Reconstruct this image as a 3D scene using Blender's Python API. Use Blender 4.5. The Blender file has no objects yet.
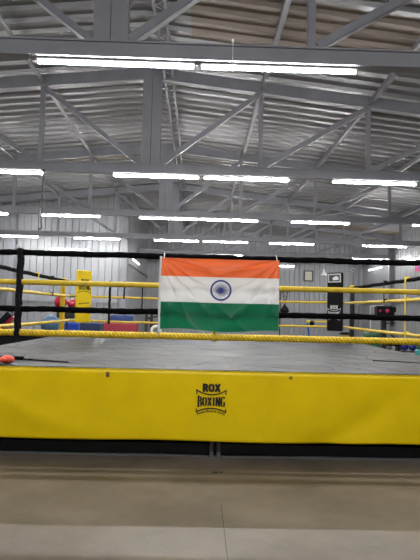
import bpy, math, random
from mathutils import Vector, Matrix
random.seed(7)
S = bpy.context.scene
C = S.collection
PI = math.pi

# ------------------------------------------------------------------ camera
EYE = 1.62
cam_d = bpy.data.cameras.new('camera'); cam = bpy.data.objects.new('camera', cam_d); C.objects.link(cam)
cam_d.sensor_fit = 'VERTICAL'; cam_d.sensor_height = 36; cam_d.lens = 36 * 533.26 / 560
cam_d.clip_start = .05; cam_d.clip_end = 200
pi_, ya, ro = math.radians(3.377), math.radians(1.224), math.radians(1.417)
F = Vector((math.sin(ya)*math.cos(pi_), math.cos(ya)*math.cos(pi_), math.sin(pi_)))
R0 = Vector((math.cos(ya), -math.sin(ya), 0)); U0 = R0.cross(F)
Rv = R0*math.cos(ro) + U0*math.sin(ro); Uv = -R0*math.sin(ro) + U0*math.cos(ro)
cam.matrix_world = Matrix(((Rv.x, Uv.x, -F.x, 0), (Rv.y, Uv.y, -F.y, 0), (Rv.z, Uv.z, -F.z, EYE), (0, 0, 0, 1)))
S.camera = cam

# ------------------------------------------------------------------ world, exposure
W = bpy.data.worlds.new('world'); S.world = W; W.use_nodes = True
W.node_tree.nodes['Background'].inputs[0].default_value = (.75, .85, 1, 1)
W.node_tree.nodes['Background'].inputs[1].default_value = .05
S.view_settings.view_transform = 'Standard'; S.view_settings.look = 'None'
S.view_settings.gamma = 1; S.view_settings.use_curve_mapping = False
S.view_settings.exposure = 0.0
TUBE = 216.0           # emission of the LED tubes under the trusses
WALLTUBE = 26.0        # and of the dimmer ones on the walls

# ------------------------------------------------------------------ materials
def mat(name, col, rough=.5, metal=0., spec=.5, var=0., vscale=3., bump=0., bscale=20., stretch=(1, 1, 1), emit=None, trans=0):
    m = bpy.data.materials.new(name); m.use_nodes = True
    nt = m.node_tree; b = nt.nodes['Principled BSDF']
    b.inputs['Base Color'].default_value = (*col, 1); b.inputs['Roughness'].default_value = rough
    b.inputs['Metallic'].default_value = metal; b.inputs['Specular IOR Level'].default_value = spec
    if var or bump:
        tc = nt.nodes.new('ShaderNodeTexCoord'); mp = nt.nodes.new('ShaderNodeMapping')
        mp.inputs['Scale'].default_value = stretch; nt.links.new(tc.outputs['Object'], mp.inputs[0])
    if var:
        n = nt.nodes.new('ShaderNodeTexNoise'); n.inputs['Scale'].default_value = vscale; n.inputs['Detail'].default_value = 6
        r = nt.nodes.new('ShaderNodeValToRGB')
        r.color_ramp.elements[0].position = .3; r.color_ramp.elements[1].position = .7
        r.color_ramp.elements[0].color = (*[c*(1-var) for c in col], 1)
        r.color_ramp.elements[1].color = (*[min(1, c*(1+var)) for c in col], 1)
        nt.links.new(mp.outputs[0], n.inputs['Vector']); nt.links.new(n.outputs['Fac'], r.inputs[0])
        nt.links.new(r.outputs[0], b.inputs['Base Color'])
    if bump:
        n = nt.nodes.new('ShaderNodeTexNoise'); n.inputs['Scale'].default_value = bscale; n.inputs['Detail'].default_value = 4
        bp = nt.nodes.new('ShaderNodeBump'); bp.inputs['Strength'].default_value = bump; bp.inputs['Distance'].default_value = .02
        nt.links.new(mp.outputs[0], n.inputs['Vector']); nt.links.new(n.outputs['Fac'], bp.inputs['Height'])
        nt.links.new(bp.outputs[0], b.inputs['Normal'])
    if emit:
        b.inputs['Emission Color'].default_value = (1, .99, .97, 1); b.inputs['Emission Strength'].default_value = emit
    return m

M = dict(
    steel=mat('grey painted steel', (.215, .217, .245), .42, var=.1, vscale=2.),
    roof=mat('galvanised roof sheet', (.27, .27, .278), .33, .4, var=.12, vscale=1.2, stretch=(.4, 3, 1)),
    rooftan=mat('tan roof sheet', (.25, .208, .172), .42, .2, var=.12, vscale=1.5, stretch=(.4, 3, 1)),
    wall=mat('light grey wall sheet', (.315, .325, .345), .45, .1, var=.06, vscale=1.),
    girt=mat('wall girt steel', (.30, .31, .33), .5),
    floor=None,
    yellow=mat('yellow vinyl', (.95, .67, .001), .36, spec=.35, var=.06, vscale=2.5, bump=.12, bscale=3.),
    yellowpad=mat('yellow pad vinyl', (.84, .60, .008), .42),
    yellowrope=mat('yellow rope cover', (.74, .52, .03), .5, var=.12, vscale=14.),
    blackrope=mat('black rope cover', (.004, .004, .005), .85, spec=.04, var=.3, vscale=20.),
    twist=mat('yellow twisted rope', (.76, .52, .015), .5, var=.2, vscale=25.),
    black=mat('black vinyl', (.006, .006, .008), .6, spec=.12),
    blackmetal=mat('black metal', (.015, .015, .017), .4),
    yellowpost=mat('yellow painted post', (.70, .43, .005), .4),
    canvas=None,
    ink=mat('black print', (.012, .010, .008), .6),
    whiteink=mat('white print', (.55, .55, .56), .5),
    white=mat('white plastic', (.75, .76, .77), .4),
    walltube=mat('dim lit tube', (1, 1, 1), .4, emit=WALLTUBE),
    housing=mat('white lamp housing', (.7, .7, .7), .4),
    tube=mat('lit tube', (1, 1, 1), .4, emit=TUBE),
    darksteel=mat('dark base steel', (.010, .010, .011), .5, var=.2, vscale=3.),
    legsteel=mat('ring leg steel', (.10, .11, .12), .45),
    saffron=mat('saffron cloth', (.92, .17, .045), .36, spec=.5),
    flagwhite=mat('white cloth', (.83, .83, .84), .4),
    green=mat('green cloth', (.006, .165, .075), .36, spec=.5),
    navy=mat('navy print', (.02, .035, .24), .6),
    brown=mat('brown tape', (.16, .08, .03), .6),
    orange=mat('orange vinyl', (.85, .10, .055), .4),
    red=mat('red vinyl', (.36, .012, .035), .15),
    redmat=mat('red mat vinyl', (.27, .016, .035), .5),
    bluemat=mat('blue mat vinyl', (.018, .05, .20), .5),
    navymat=mat('dark blue mat vinyl', (.010, .024, .08), .5),
    bluebin=mat('bright blue plastic', (.012, .06, .42), .4),
    ball=mat('light blue rubber', (.055, .125, .24), .3),
    greenplastic=mat('green plastic', (.008, .075, .025), .45),
    greyrubber=mat('grey rubber', (.22, .25, .27), .5),
    bluedark=mat('blue rubber', (.012, .022, .19), .4),
    teal=mat('teal vinyl', (.03, .28, .27), .45),
    pinklamp=mat('pink lamp', (.38, .02, .08), .3, emit=None),
    doorgrey=mat('pale door leaf', (.42, .43, .44), .5),
    frame=mat('dark frame', (.05, .05, .055), .5),
    paper=mat('cream paper', (.62, .60, .50), .6),
    poster=mat('pink poster', (.62, .02, .18), .5),
    posterblue=mat('blue poster', (.03, .08, .5), .5),
    joint=mat('floor joint', (.06, .05, .04), .8),
    scrap=mat('dark tape scrap', (.03, .025, .02), .7),
)
nt = M['pinklamp'].node_tree.nodes['Principled BSDF']
nt.inputs['Emission Color'].default_value = (1, .12, .3, 1); nt.inputs['Emission Strength'].default_value = .04

def cloth(m, k=.35):
    nt = m.node_tree; b = nt.nodes['Principled BSDF']; out = nt.nodes['Material Output']
    tr = nt.nodes.new('ShaderNodeBsdfTranslucent'); tr.inputs[0].default_value = b.inputs['Base Color'].default_value
    mx = nt.nodes.new('ShaderNodeMixShader'); mx.inputs[0].default_value = k
    nt.links.new(b.outputs[0], mx.inputs[1]); nt.links.new(tr.outputs[0], mx.inputs[2]); nt.links.new(mx.outputs[0], out.inputs[0])
for n_ in ('saffron', 'flagwhite', 'green'): cloth(M[n_])

def make_floor():
    m = bpy.data.materials.new('concrete floor'); m.use_nodes = True; nt = m.node_tree; b = nt.nodes['Principled BSDF']
    b.inputs['Roughness'].default_value = .42; b.inputs['Specular IOR Level'].default_value = .35
    tc = nt.nodes.new('ShaderNodeTexCoord')
    n1 = nt.nodes.new('ShaderNodeTexNoise'); n1.inputs['Scale'].default_value = 1.3; n1.inputs['Detail'].default_value = 8; n1.inputs['Roughness'].default_value = .65
    r1 = nt.nodes.new('ShaderNodeValToRGB')
    r1.color_ramp.elements[0].position = .32; r1.color_ramp.elements[1].position = .72
    r1.color_ramp.elements[0].color = (.098, .081, .064, 1); r1.color_ramp.elements[1].color = (.195, .162, .128, 1)
    n2 = nt.nodes.new('ShaderNodeTexNoise'); n2.inputs['Scale'].default_value = 28; n2.inputs['Detail'].default_value = 5
    r2 = nt.nodes.new('ShaderNodeValToRGB'); r2.color_ramp.elements[0].position = .62; r2.color_ramp.elements[1].position = .78
    r2.color_ramp.elements[0].color = (0, 0, 0, 1); r2.color_ramp.elements[1].color = (.35, .35, .35, 1)
    mx = nt.nodes.new('ShaderNodeMixRGB'); mx.inputs[2].default_value = (.28, .255, .225, 1)
    for n in (n1, n2): nt.links.new(tc.outputs['Object'], n.inputs['Vector'])
    nt.links.new(n1.outputs['Fac'], r1.inputs[0]); nt.links.new(n2.outputs['Fac'], r2.inputs[0])
    nt.links.new(r2.outputs[0], mx.inputs[0]); nt.links.new(r1.outputs[0], mx.inputs[1]); nt.links.new(mx.outputs[0], b.inputs['Base Color'])
    bp = nt.nodes.new('ShaderNodeBump'); bp.inputs['Strength'].default_value = .15; bp.inputs['Distance'].default_value = .01
    nt.links.new(n2.outputs['Fac'], bp.inputs['Height']); nt.links.new(bp.outputs[0], b.inputs['Normal'])
    return m
M['floor'] = make_floor()

def make_canvas():
    m = bpy.data.materials.new('grey ring canvas'); m.use_nodes = True; nt = m.node_tree; b = nt.nodes['Principled BSDF']
    b.inputs['Roughness'].default_value = .5; b.inputs['Specular IOR Level'].default_value = .10
    tc = nt.nodes.new('ShaderNodeTexCoord')
    n1 = nt.nodes.new('ShaderNodeTexNoise'); n1.inputs['Scale'].default_value = 1.6; n1.inputs['Detail'].default_value = 7
    r1 = nt.nodes.new('ShaderNodeValToRGB'); r1.color_ramp.elements[0].position = .3; r1.color_ramp.elements[1].position = .7
    r1.color_ramp.elements[0].color = (.028, .028, .030, 1); r1.color_ramp.elements[1].color = (.055, .054, .057, 1)
    nt.links.new(tc.outputs['Object'], n1.inputs['Vector']); nt.links.new(n1.outputs['Fac'], r1.inputs[0]); nt.links.new(r1.outputs[0], b.inputs['Base Color'])
    n3 = nt.nodes.new('ShaderNodeTexNoise'); n3.inputs['Scale'].default_value = .9; n3.inputs['Detail'].default_value = 3; n3.inputs['Distortion'].default_value = .8
    nt.links.new(tc.outputs['Object'], n3.inputs['Vector'])
    v = nt.nodes.new('ShaderNodeTexVoronoi'); v.feature = 'DISTANCE_TO_EDGE'; v.inputs['Scale'].default_value = 1.5     # creases in the vinyl
    wn = nt.nodes.new('ShaderNodeTexNoise'); wn.inputs['Scale'].default_value = 1.1
    wm = nt.nodes.new('ShaderNodeVectorMath'); wm.operation = 'MULTIPLY_ADD'; wm.inputs[1].default_value = (.9, .9, .9)
    nt.links.new(tc.outputs['Object'], wn.inputs['Vector']); nt.links.new(wn.outputs['Color'], wm.inputs[0]); nt.links.new(tc.outputs['Object'], wm.inputs[2])
    nt.links.new(wm.outputs[0], v.inputs['Vector'])
    mr = nt.nodes.new('ShaderNodeMapRange'); mr.inputs[1].default_value = 0; mr.inputs[2].default_value = .05; mr.inputs[3].default_value = 1; mr.inputs[4].default_value = 0
    mr.interpolation_type = 'SMOOTHSTEP'; nt.links.new(v.outputs['Distance'], mr.inputs[0])
    ad = nt.nodes.new('ShaderNodeMath'); ad.operation = 'MULTIPLY_ADD'; ad.inputs[1].default_value = .12
    nt.links.new(mr.outputs[0], ad.inputs[0]); nt.links.new(n3.outputs['Fac'], ad.inputs[2])
    bp = nt.nodes.new('ShaderNodeBump'); bp.inputs['Strength'].default_value = .8; bp.inputs['Distance'].default_value = .12
    nt.links.new(ad.outputs[0], bp.inputs['Height']); nt.links.new(bp.outputs[0], b.inputs['Normal'])
    return m
M['canvas'] = make_canvas()

# ------------------------------------------------------------------ mesh building
ORG = {}
def origin(o): return ORG.get(o.name, Vector((0, 0, 0)))

class MB:
    def __init__(s): s.v = []; s.f = []; s.m = []; s.k = 0; s.sm = []
    def add(s, vs, fs, smooth=False):
        n = len(s.v); s.v += [Vector(v) for v in vs]
        for f in fs: s.f.append([n+i for i in f]); s.m.append(s.k); s.sm.append(smooth)
        return s
    def box(s, c, d, bev=0., rz=0.):
        """chamfered box around c with full size d"""
        hx, hy, hz = d[0]/2, d[1]/2, d[2]/2
        def tr(p):
            x, y, z = p
            return (c[0]+x*math.cos(rz)-y*math.sin(rz), c[1]+x*math.sin(rz)+y*math.cos(rz), c[2]+z)
        if bev <= 0:
            vs = [tr((sx*hx, sy*hy, sz*hz)) for sz in (-1, 1) for sx, sy in ((-1, -1), (1, -1), (1, 1), (-1, 1))]
            return s.add(vs, [(3, 2, 1, 0), (4, 5, 6, 7), (0, 1, 5, 4), (1, 2, 6, 5), (2, 3, 7, 6), (3, 0, 4, 7)])
        b = min(bev, hx*.9, hy*.9, hz*.9); rings = []
        for z, k in ((-hz, b), (-hz+b, 0), (hz-b, 0), (hz, b)):
            x, y = hx-k, hy-k; q = b if k == 0 else b*.6
            rings.append([tr(p) for p in ((-x+q, -y, z), (x-q, -y, z), (x, -y+q, z), (x, y-q, z), (x-q, y, z), (-x+q, y, z), (-x, y-q, z), (-x, -y+q, z))])
        vs = [p for r in rings for p in r]; fs = [tuple(range(7, -1, -1)), tuple(range(24, 32))]
        for j in range(3):
            for i in range(8): fs.append((j*8+i, j*8+(i+1) % 8, (j+1)*8+(i+1) % 8, (j+1)*8+i))
        return s.add(vs, fs)
    def bar(s, a, b, w, h, up=(0, 0, 1)):
        """rectangular bar from a to b: w across, h along up"""
        a, b = Vector(a), Vector(b); d = (b-a).normalized(); up = Vector(up)
        if abs(d.dot(up)) > .98: up = Vector((0, 1, 0))
        x = d.cross(up).normalized(); y = x.cross(d).normalized()
        vs = [p+x*(sx*w/2)+y*(sy*h/2) for p in (a, b) for sx, sy in ((-1, -1), (1, -1), (1, 1), (-1, 1))]
        return s.add(vs, [(0, 1, 2, 3), (7, 6, 5, 4), (0, 4, 5, 1), (1, 5, 6, 2), (2, 6, 7, 3), (3, 7, 4, 0)])
    def angle(s, a, b, w, t=.012, up=(0, 0, 1)):
        """an L angle iron: two thin legs"""
        a, b = Vector(a), Vector(b); d = (b-a).normalized(); up = Vector(up)
        if abs(d.dot(up)) > .98: up = Vector((0, 1, 0))
        x = d.cross(up).normalized(); y = x.cross(d).normalized()
        s.bar(a-y*(w/2), b-y*(w/2), w, t, y); s.bar(a-x*(w/2-t/2), b-x*(w/2-t/2), t, w, y)
        return s
    def tube(s, pts, r, n=10, cap=True):
        pts = [Vector(p) for p in pts]; rs = r if isinstance(r, (list, tuple)) else [r]*len(pts)
        vs = []; fs = []; prev = None
        for i, p in enumerate(pts):
            t = (pts[min(i+1, len(pts)-1)]-pts[max(i-1, 0)]).normalized()
            if prev is None:
                ref = Vector((0, 0, 1)) if abs(t.z) < .9 else Vector((0, 1, 0)); x = t.cross(ref).normalized()
            else: x = (prev - t*prev.dot(t)).normalized()
            prev = x; y = t.cross(x)
            vs += [p+(x*math.cos(2*PI*k/n)+y*math.sin(2*PI*k/n))*rs[i] for k in range(n)]
        for i in range(len(pts)-1):
            for k in range(n): fs.append((i*n+k, i*n+(k+1) % n, (i+1)*n+(k+1) % n, (i+1)*n+k))
        s.add(vs, fs, True)
        if cap:
            m = len(pts)-1
            s.add([vs[k] for k in range(n)], [tuple(range(n-1, -1, -1))]); s.add([vs[m*n+k] for k in range(n)], [tuple(range(n))])
        return s
    def lathe(s, c, prof, n=20, ax=(0, 0, 1)):
        """profile of (radius, height) about axis ax through c"""
        ax = Vector(ax).normalized(); x = ax.cross(Vector((0, 1, 0)) if abs(ax.y) < .9 else Vector((1, 0, 0))).normalized(); y = ax.cross(x)
        c = Vector(c); vs = []; fs = []
        for r, h in prof: vs += [c+ax*h+(x*math.cos(2*PI*k/n)+y*math.sin(2*PI*k/n))*max(r, 1e-4) for k in range(n)]
        for i in range(len(prof)-1):
            for k in range(n): fs.append((i*n+k, i*n+(k+1) % n, (i+1)*n+(k+1) % n, (i+1)*n+k))
        return s.add(vs, fs, True)
    def ball(s, c, r, n=18, sc=(1, 1, 1)):
        prof = [(r*math.sin(PI*i/10), -r*math.cos(PI*i/10)) for i in range(11)]
        n0 = len(s.v); s.lathe((0, 0, 0), prof, n)
        for i in range(n0, len(s.v)): s.v[i] = Vector((c[0]+s.v[i].x*sc[0], c[1]+s.v[i].y*sc[1], c[2]+s.v[i].z*sc[2]))
        return s
    def grid(s, fn, nu, nv, smooth=True):
        vs = [fn(i/nu, j/nv) for j in range(nv+1) for i in range(nu+1)]
        fs = [(j*(nu+1)+i, j*(nu+1)+i+1, (j+1)*(nu+1)+i+1, (j+1)*(nu+1)+i) for j in range(nv) for i in range(nu)]
        return s.add(vs, fs, smooth)
    def build(s, name, m, parent=None, at=None):
        org = origin(parent) if parent else (Vector(at) if at else s.base())
        me = bpy.data.meshes.new(name); me.from_pydata([v-org for v in s.v], [], s.f)
        for mm in (m if isinstance(m, (list, tuple)) else [m]): me.materials.append(mm)
        for p, k, q in zip(me.polygons, s.m, s.sm): p.material_index = k; p.use_smooth = q
        me.update()
        o = bpy.data.objects.new(name, me); C.objects.link(o)
        if parent: o.parent = parent
        else: o.location = org
        ORG[o.name] = org
        return o
    def base(s):
        n = len(s.v)
        return Vector((sum(v.x for v in s.v)/n, sum(v.y for v in s.v)/n, min(v.z for v in s.v)))

def tag(o, label, cat, group=None, kind=None):
    o['label'] = label; o['category'] = cat
    if group: o['group'] = group
    if kind: o['kind'] = kind
    return o
def thing(name, label, cat, loc, group=None):
    o = bpy.data.objects.new(name, None); C.objects.link(o); o.location = loc; o.empty_display_size = .2
    ORG[o.name] = Vector(loc); return tag(o, label, cat, group)
def struct(o): o['kind'] = 'structure'; return o
def solid(o, t, off=0):
    md = o.modifiers.new('thickness', 'SOLIDIFY'); md.thickness = t; md.offset = off; return o

def text_geo(body, size, bold=0.):
    cu = bpy.data.curves.new('t', 'FONT'); cu.body = body; cu.size = size; cu.offset = bold
    cu.align_x = 'CENTER'; cu.resolution_u = 3
    o = bpy.data.objects.new('t', cu); C.objects.link(o)
    dg = bpy.context.evaluated_depsgraph_get(); dg.update()
    me = o.evaluated_get(dg).to_mesh()
    vs = [v.co.copy() for v in me.vertices]; fs = [tuple(p.vertices) for p in me.polygons]
    o.evaluated_get(dg).to_mesh_clear(); bpy.data.objects.remove(o); bpy.data.curves.remove(cu)
    return vs, fs
def fit_text(body, x0, x1, z0, z1, bold=.0):
    """text scaled into a box, as 2-D points"""
    vs, fs = text_geo(body, 1, bold)
    a, b = min(v.x for v in vs), max(v.x for v in vs); c, d = min(v.y for v in vs), max(v.y for v in vs)
    return [(x0+(v.x-a)/(b-a)*(x1-x0), z0+(v.y-c)/(d-c)*(z1-z0)) for v in vs], fs

# ------------------------------------------------------------------ the hall
XL, XR, YB, YS, XP, YF = -10.3, 11.9, 38.4, 28.2, -3.74, -7.0     # left, right, back, step wall, step side, front
RX, RZ, SL = -1.31, 7.72, .104                                  # ridge
def roof_z(x): return RZ - SL*abs(x-RX) + .24
mb = MB(); mb.box(((XL+XR)/2, (YF+YB)/2, -.1), (XR-XL+.6, YB-YF+.6, .2)); struct(mb.build('floor', M['floor'], at=(0, 0, 0)))
mb = MB(); mb.box((.238, .9, .001), (.005, 7.4, .002)); struct(mb.build('trim_1', M['joint']))

def sheet_profile(a, b, pitch, rib, depth):
    """trapezoid corrugation along t from a to b: (t, offset)"""
    out = []; t = a
    while t < b-1e-6:
        p = [(t, 0), (t+pitch-rib*1.6, 0), (t+pitch-rib*1.3, depth), (t+pitch-rib*.3, depth), (t+pitch, 0)]
        out += [q for q in p if q[0] <= b]; t += pitch
    out.append((b, 0)); return out
def corrugated(name, a, b, m, normal, zfn, z0=0., pitch=.36, rib=.075, depth=.06, thick=.02):
    """vertical wall sheet from a to b (2-D), ribs standing out along normal"""
    a, b = Vector((*a, 0)), Vector((*b, 0)); L = (b-a).length; d = (b-a)/L; n = Vector((*normal, 0)); mb = MB()
    vs = []; fs = []
    pr = []; t = 0.
    while t < L:
        pr += [q for q in ((t, 0), (t+pitch-rib, 0), (t+pitch-rib*.75, -depth), (t+pitch-rib*.25, -depth), (t+pitch, 0)) if q[0] <= L]; t += pitch
    pr.append((L, 0))
    for t, o in pr:
        p = a+d*t+n*o; vs += [(p.x, p.y, z0), (p.x, p.y, zfn(p.x))]
    for i in range(len(pr)-1): fs.append((2*i, 2*i+2, 2*i+3, 2*i+1))
    mb.add(vs, fs)
    # flat backing so the wall has a body
    p0, p1 = a-n*.09, b-n*.09
    mb.add([(p0.x, p0.y, z0), (p1.x, p1.y, z0), (p1.x, p1.y, zfn(p1.x)), (p0.x, p0.y, zfn(p0.x))], [(0, 1, 2, 3)])
    return struct(mb.build(name, m))
top = lambda x: roof_z(x)+.03
corrugated('wall_back', (RX, YB), (XR, YB), M['wall'], (0, -1), top)
corrugated('wall_back_ridge', (XP, YB), (RX, YB), M['wall'], (0, -1), top)
corrugated('wall_step', (XL, YS), (XP, YS), M['wall'], (0, -1), top)
corrugated('wall_step_side', (XP, YS), (XP, YB), M['wall'], (1, 0), top)
corrugated('wall_left', (XL, YF), (XL, YS), M['wall'], (1, 0), top)
corrugated('wall_right', (XR, YF), (XR, YB), M['wall'], (-1, 0), top)
corrugated('wall_front', (XL, YF), (XR, YF), M['wall'], (0, 1), lambda x: roof_z(XR)+.03)

# roof: sheets run down the slope, ribs one behind the other
mb = MB()
TAN = {1: ((9.9, 11.9), (31.2, 34.6)), -1: ((20.4, 21.6),)}
for sgn, xe in ((1, XR+.1), (-1, XL-.1)):
    pr = sheet_profile(YF-.1, YB+.1, .46, .14, -.085)
    for i in range(len(pr)-1):
        (ya_, oa), (yb_, ob) = pr[i], pr[i+1]
        if yb_-ya_ < 1e-5: continue
        ym = (ya_+yb_)/2; tan = any(a < ym < b for a, b in TAN[sgn])
        segs = ((RX, xe, 0),)
        if tan and ym < 20: segs = ((RX, -.3, 0), (-.3, 5.4, 1), (5.4, xe, 0))
        elif tan and sgn > 0: segs = ((RX, 6.5, 0), (6.5, xe, 1))
        elif tan: segs = ((RX, -2.6, 0), (-2.6, -5.4, 1), (-5.4, xe, 0))
        for x0, x1, k in segs:
            mb.k = k
            q = [(x0, ya_, roof_z(x0)+.06-oa*0+oa), (x1, ya_, roof_z(x1)+.06+oa), (x1, yb_, roof_z(x1)+.06+ob), (x0, yb_, roof_z(x0)+.06+ob)]
            mb.add(q, [(0, 1, 2, 3)])
    mb.k = 0
    mb.add([(RX, YF-.1, RZ+.4), (xe, YF-.1, roof_z(xe)+.16), (xe, YB+.1, roof_z(xe)+.16), (RX, YB+.1, RZ+.4)], [(0, 1, 2, 3)])
struct(mb.build('ceiling', [M['roof'], M['rooftan']]))

# girts on the walls
def girt(n, a, b, s=.09, m='girt'): mb = MB(); mb.bar(a, b, s, s); struct(mb.build('trim_%d' % n, M[m]))
girt(2, (XL+.1, YS-.09, 1.98), (XP, YS-.09, 1.98)); girt(3, (XL+.1, YS-.09, 4.56), (XP, YS-.09, 4.56))
girt(4, (XR-.09, YF, 2.45), (XR-.09, YB, 2.45)); girt(5, (XP+.1, YB-.09, 4.75), (XR-.1, YB-.09, 4.75))
girt(6, (XP+.09, YS, 4.0), (XP+.09, YB, 4.0)); girt(7, (XL+.1, YS-.09, 5.55), (XP, YS-.09, 5.55))
girt(8, (XL+.09, YF, 2.45), (XL+.09, YS, 2.45))

# ------------------------------------------------------------------ steel frame
NODES = [RX+2.807*k for k in range(-2, 5)]
TY = [1.05, 7.28, 13.51, 19.74, 25.97, 32.2]
CB, CT = 5.09, 5.33                                              # bottom chord
def make_truss(y, xl, xr, label, end=False):
    t = thing('roof_truss', label, 'roof truss', (RX, y, CB), 'roof trusses across the hall')
    mb = MB(); xc = (xl+xr)/2; w = xr-xl                            # I section: two flanges and a web
    mb.box((xc, y, CB+.0125), (w, .2, .025)); mb.box((xc, y, CT-.0125), (w, .2, .025)); mb.box((xc, y, (CB+CT)/2), (w, .13, CT-CB-.05))
    mb.build('bottom_chord', M['steel'], t)
    tz = lambda x: RZ-SL*abs(x-RX)
    for xe in (xl, xr):
        if abs(xe-RX) < .5: continue
        mb = MB(); mb.bar((RX, y, RZ), (xe, y, tz(xe)), .16, .29); mb.build('top_chord', M['steel'], t)
    for s in (-1, 1):
        mb = MB(); mb.box((RX+s*.123, y, (CT+RZ-.1)/2), (.236, .17, RZ-.1-CT)); mb.build('king_post', M['steel'], t)
    for x in NODES:
        if abs(x-RX) < .1 or x < xl+.3 or x > xr-.3: continue
        mb = MB(); mb.bar((x, y, CT), (x, y, tz(x)-.1), .11, .1); mb.build('vertical', M['steel'], t)
    for k, x in enumerate(NODES):
        if abs(x-RX) < .1: continue
        s = 1 if x > RX else -1; xi = x-s*2.807
        if x < xl or x > xr: continue
        off = .27 if abs(xi-RX) < .1 else .08
        mb = MB(); mb.angle((x-s*.03, y-.02, tz(x)-.14), (xi+s*off, y-.02, CT+.03), .12); mb.build('diagonal', M['steel'], t)
    return t
names = ['grey steel roof truss behind the near one, out over the viewer',
         'nearest grey steel roof truss in view, crossing the top of the picture',
         'second grey steel roof truss from the viewer, over the far half of the ring',
         'third grey steel roof truss from the viewer, beyond the ring',
         'fourth grey steel roof truss from the viewer, just before the stepped left wall',
         'farthest grey steel roof truss, low behind the flag']
for y, n in zip(TY, names):
    make_truss(y, XL+.1 if y < YS else XP+.1, XR-.1, n)
SN = {-2: 'second long grey roof strut left of the ridge', -1: 'first long grey roof strut left of the ridge',
      1: 'first long grey roof strut right of the ridge', 2: 'second long grey roof strut right of the ridge',
      3: 'third long grey roof strut right of the ridge', 4: 'fourth long grey roof strut right of the ridge'}
for k, lab in SN.items():
    x = RX+2.807*k; z = RZ-SL*abs(x-RX); ye = YB if x > XP else YS
    mb = MB(); mb.angle((x+.02, TY[0], z-.02), (x+.02, ye-.05, z-.02), .105, .015)
    tag(mb.build('roof_strut', M['steel']), lab+', running away under the roof sheets', 'roof strut', 'roof struts along the hall')
# laced ridge tie
t = thing('ridge_tie', 'laced grey ridge tie running away along the roof peak beside the king posts', 'ridge tie', (RX+.42, 1, RZ-.1))
for dx in (.3, .52):
    mb = MB(); mb.angle((RX+dx, TY[0], RZ-.12), (RX+dx, YB-.05, RZ-.12), .06); mb.build('rail', M['steel'], t)
mb = MB(); n = 90
for i in range(n):
    a = TY[0]+(YB-.1-TY[0])*i/n; b = TY[0]+(YB-.1-TY[0])*(i+1)/n
    mb.bar((RX+.3, a, RZ-.12), (RX+.52, (a+b)/2, RZ-.12), .03, .03); mb.bar((RX+.52, (a+b)/2, RZ-.12), (RX+.3, b, RZ-.12), .03, .03)
mb.build('lacing', M['steel'], t)
# wall columns
def column(x, y, label, rz=0., h=None):
    h = h or RZ-SL*abs(x-RX); t = thing('steel_column', label, 'column', (x, y, 0), 'steel columns along the walls')
    mb = MB()
    if rz: mb.box((x-.11, y, h/2), (.02, .3, h)); mb.box((x+.11, y, h/2), (.02, .3, h)); mb.box((x, y, h/2), (.2, .02, h))
    else: mb.box((x, y-.11, h/2), (.3, .02, h)); mb.box((x, y+.11, h/2), (.3, .02, h)); mb.box((x, y, h/2), (.02, .2, h))
    mb.build('shaft', M['steel'], t)
    mb = MB(); mb.box((x, y, .01), (.42, .42, .02)); mb.build('base_plate', M['steel'], t)
for y, w in zip(TY[1:5], ('first', 'second', 'third', 'fourth')):
    column(XR-.22, y, 'grey steel column on the right wall under the %s truss' % w, 1)
column(XR-.22, 32.2, 'grey steel column on the right wall left of the small poster', 1)
column(11.3, YB-.22, 'grey steel column in the far right corner of the hall')
column(XL+.55, YS-.3, 'grey steel column in the far left corner at the edge of the picture')
column(XP-.18, YS-.24, 'grey steel column at the corner where the left wall steps back')

# ------------------------------------------------------------------ lamps
def tube_light(p, q, label, group, hang=(0, 0, 1)):
    """LED batten from p to q; hang points from the tube to what carries it"""
    p, q, h = Vector(p), Vector(q), Vector(hang); t = thing('tube_light', label, 'tube light', (p+q)/2, group)
    mb = MB(); mb.bar(p+h*.029, q+h*.029, .07, .02, hang); mb.build('housing', M['housing'], t)
    if 'wall' in group:
        for u in (.2, .8):
            c = p.lerp(q, u); mb = MB(); mb.bar(c+h*.03, c+h*.13, .04, .04, (q-p).normalized()); mb.build('bracket', M['housing'], t)
    mb = MB(); d = (q-p).normalized(); mb.tube([p+d*.02, q-d*.02], .027, 10); mb.build('tube', M['walltube' if 'wall' in group else 'tube'], t)
    for e, s in ((p, 1), (q, -1)):
        mb = MB(); mb.bar(e-d*s*.0, e+d*s*.025, .06, .06, hang); mb.build('end_cap', M['housing'], t)
XT = {0: ((-5.1, 'far left'), (-1.23, 'left middle'), (1.05, 'right middle'), (4.5, 'far right')),
      1: ((-5.1, 'far left'), (-1.23, 'left'), (1.05, 'right'), (4.5, 'far right')),
      2: ((-9.0+.5, 'leftmost'), (-5.1, 'left edge'), (-1.15, 'left middle'), (1.16, 'right middle'), (4.47, 'right')),
      3: ((-8.2, 'leftmost'), (-4.82, 'left'), (-1.18, 'left middle'), (1.06, 'right middle'), (4.5, 'right'), (9.07, 'rightmost')),
      4: ((-8.95, 'leftmost'), (-5.0, 'second from left'), (-1.13, 'third from left'), (1.27, 'fourth from left'), (4.52, 'second from right'), (9.12, 'rightmost')),
      5: ((1.6, 'short-looking'), (10.45, 'right'))}
ON = ['truss over the viewer', 'nearest roof truss in view', 'second roof truss', 'third roof truss', 'fourth roof truss', 'farthest roof truss']
for k, row in XT.items():
    for x, w in row:
        l = '%s glowing white tube light under the %s' % (w, ON[k])
        if k == 5 and x < 2: l = 'glowing white tube light just above the top edge of the flag, under the farthest truss'
        tube_light((x-1.1, TY[k], 5.034), (x+1.1, TY[k], 5.034), l, 'tube lights under the trusses')
tube_light((-7.9, YS-.10, 4.70), (-5.8, YS-.10, 4.70), 'glowing tube light on the stepped left wall above the black top rope', 'tube lights on the walls', (0, 1, 0))
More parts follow.
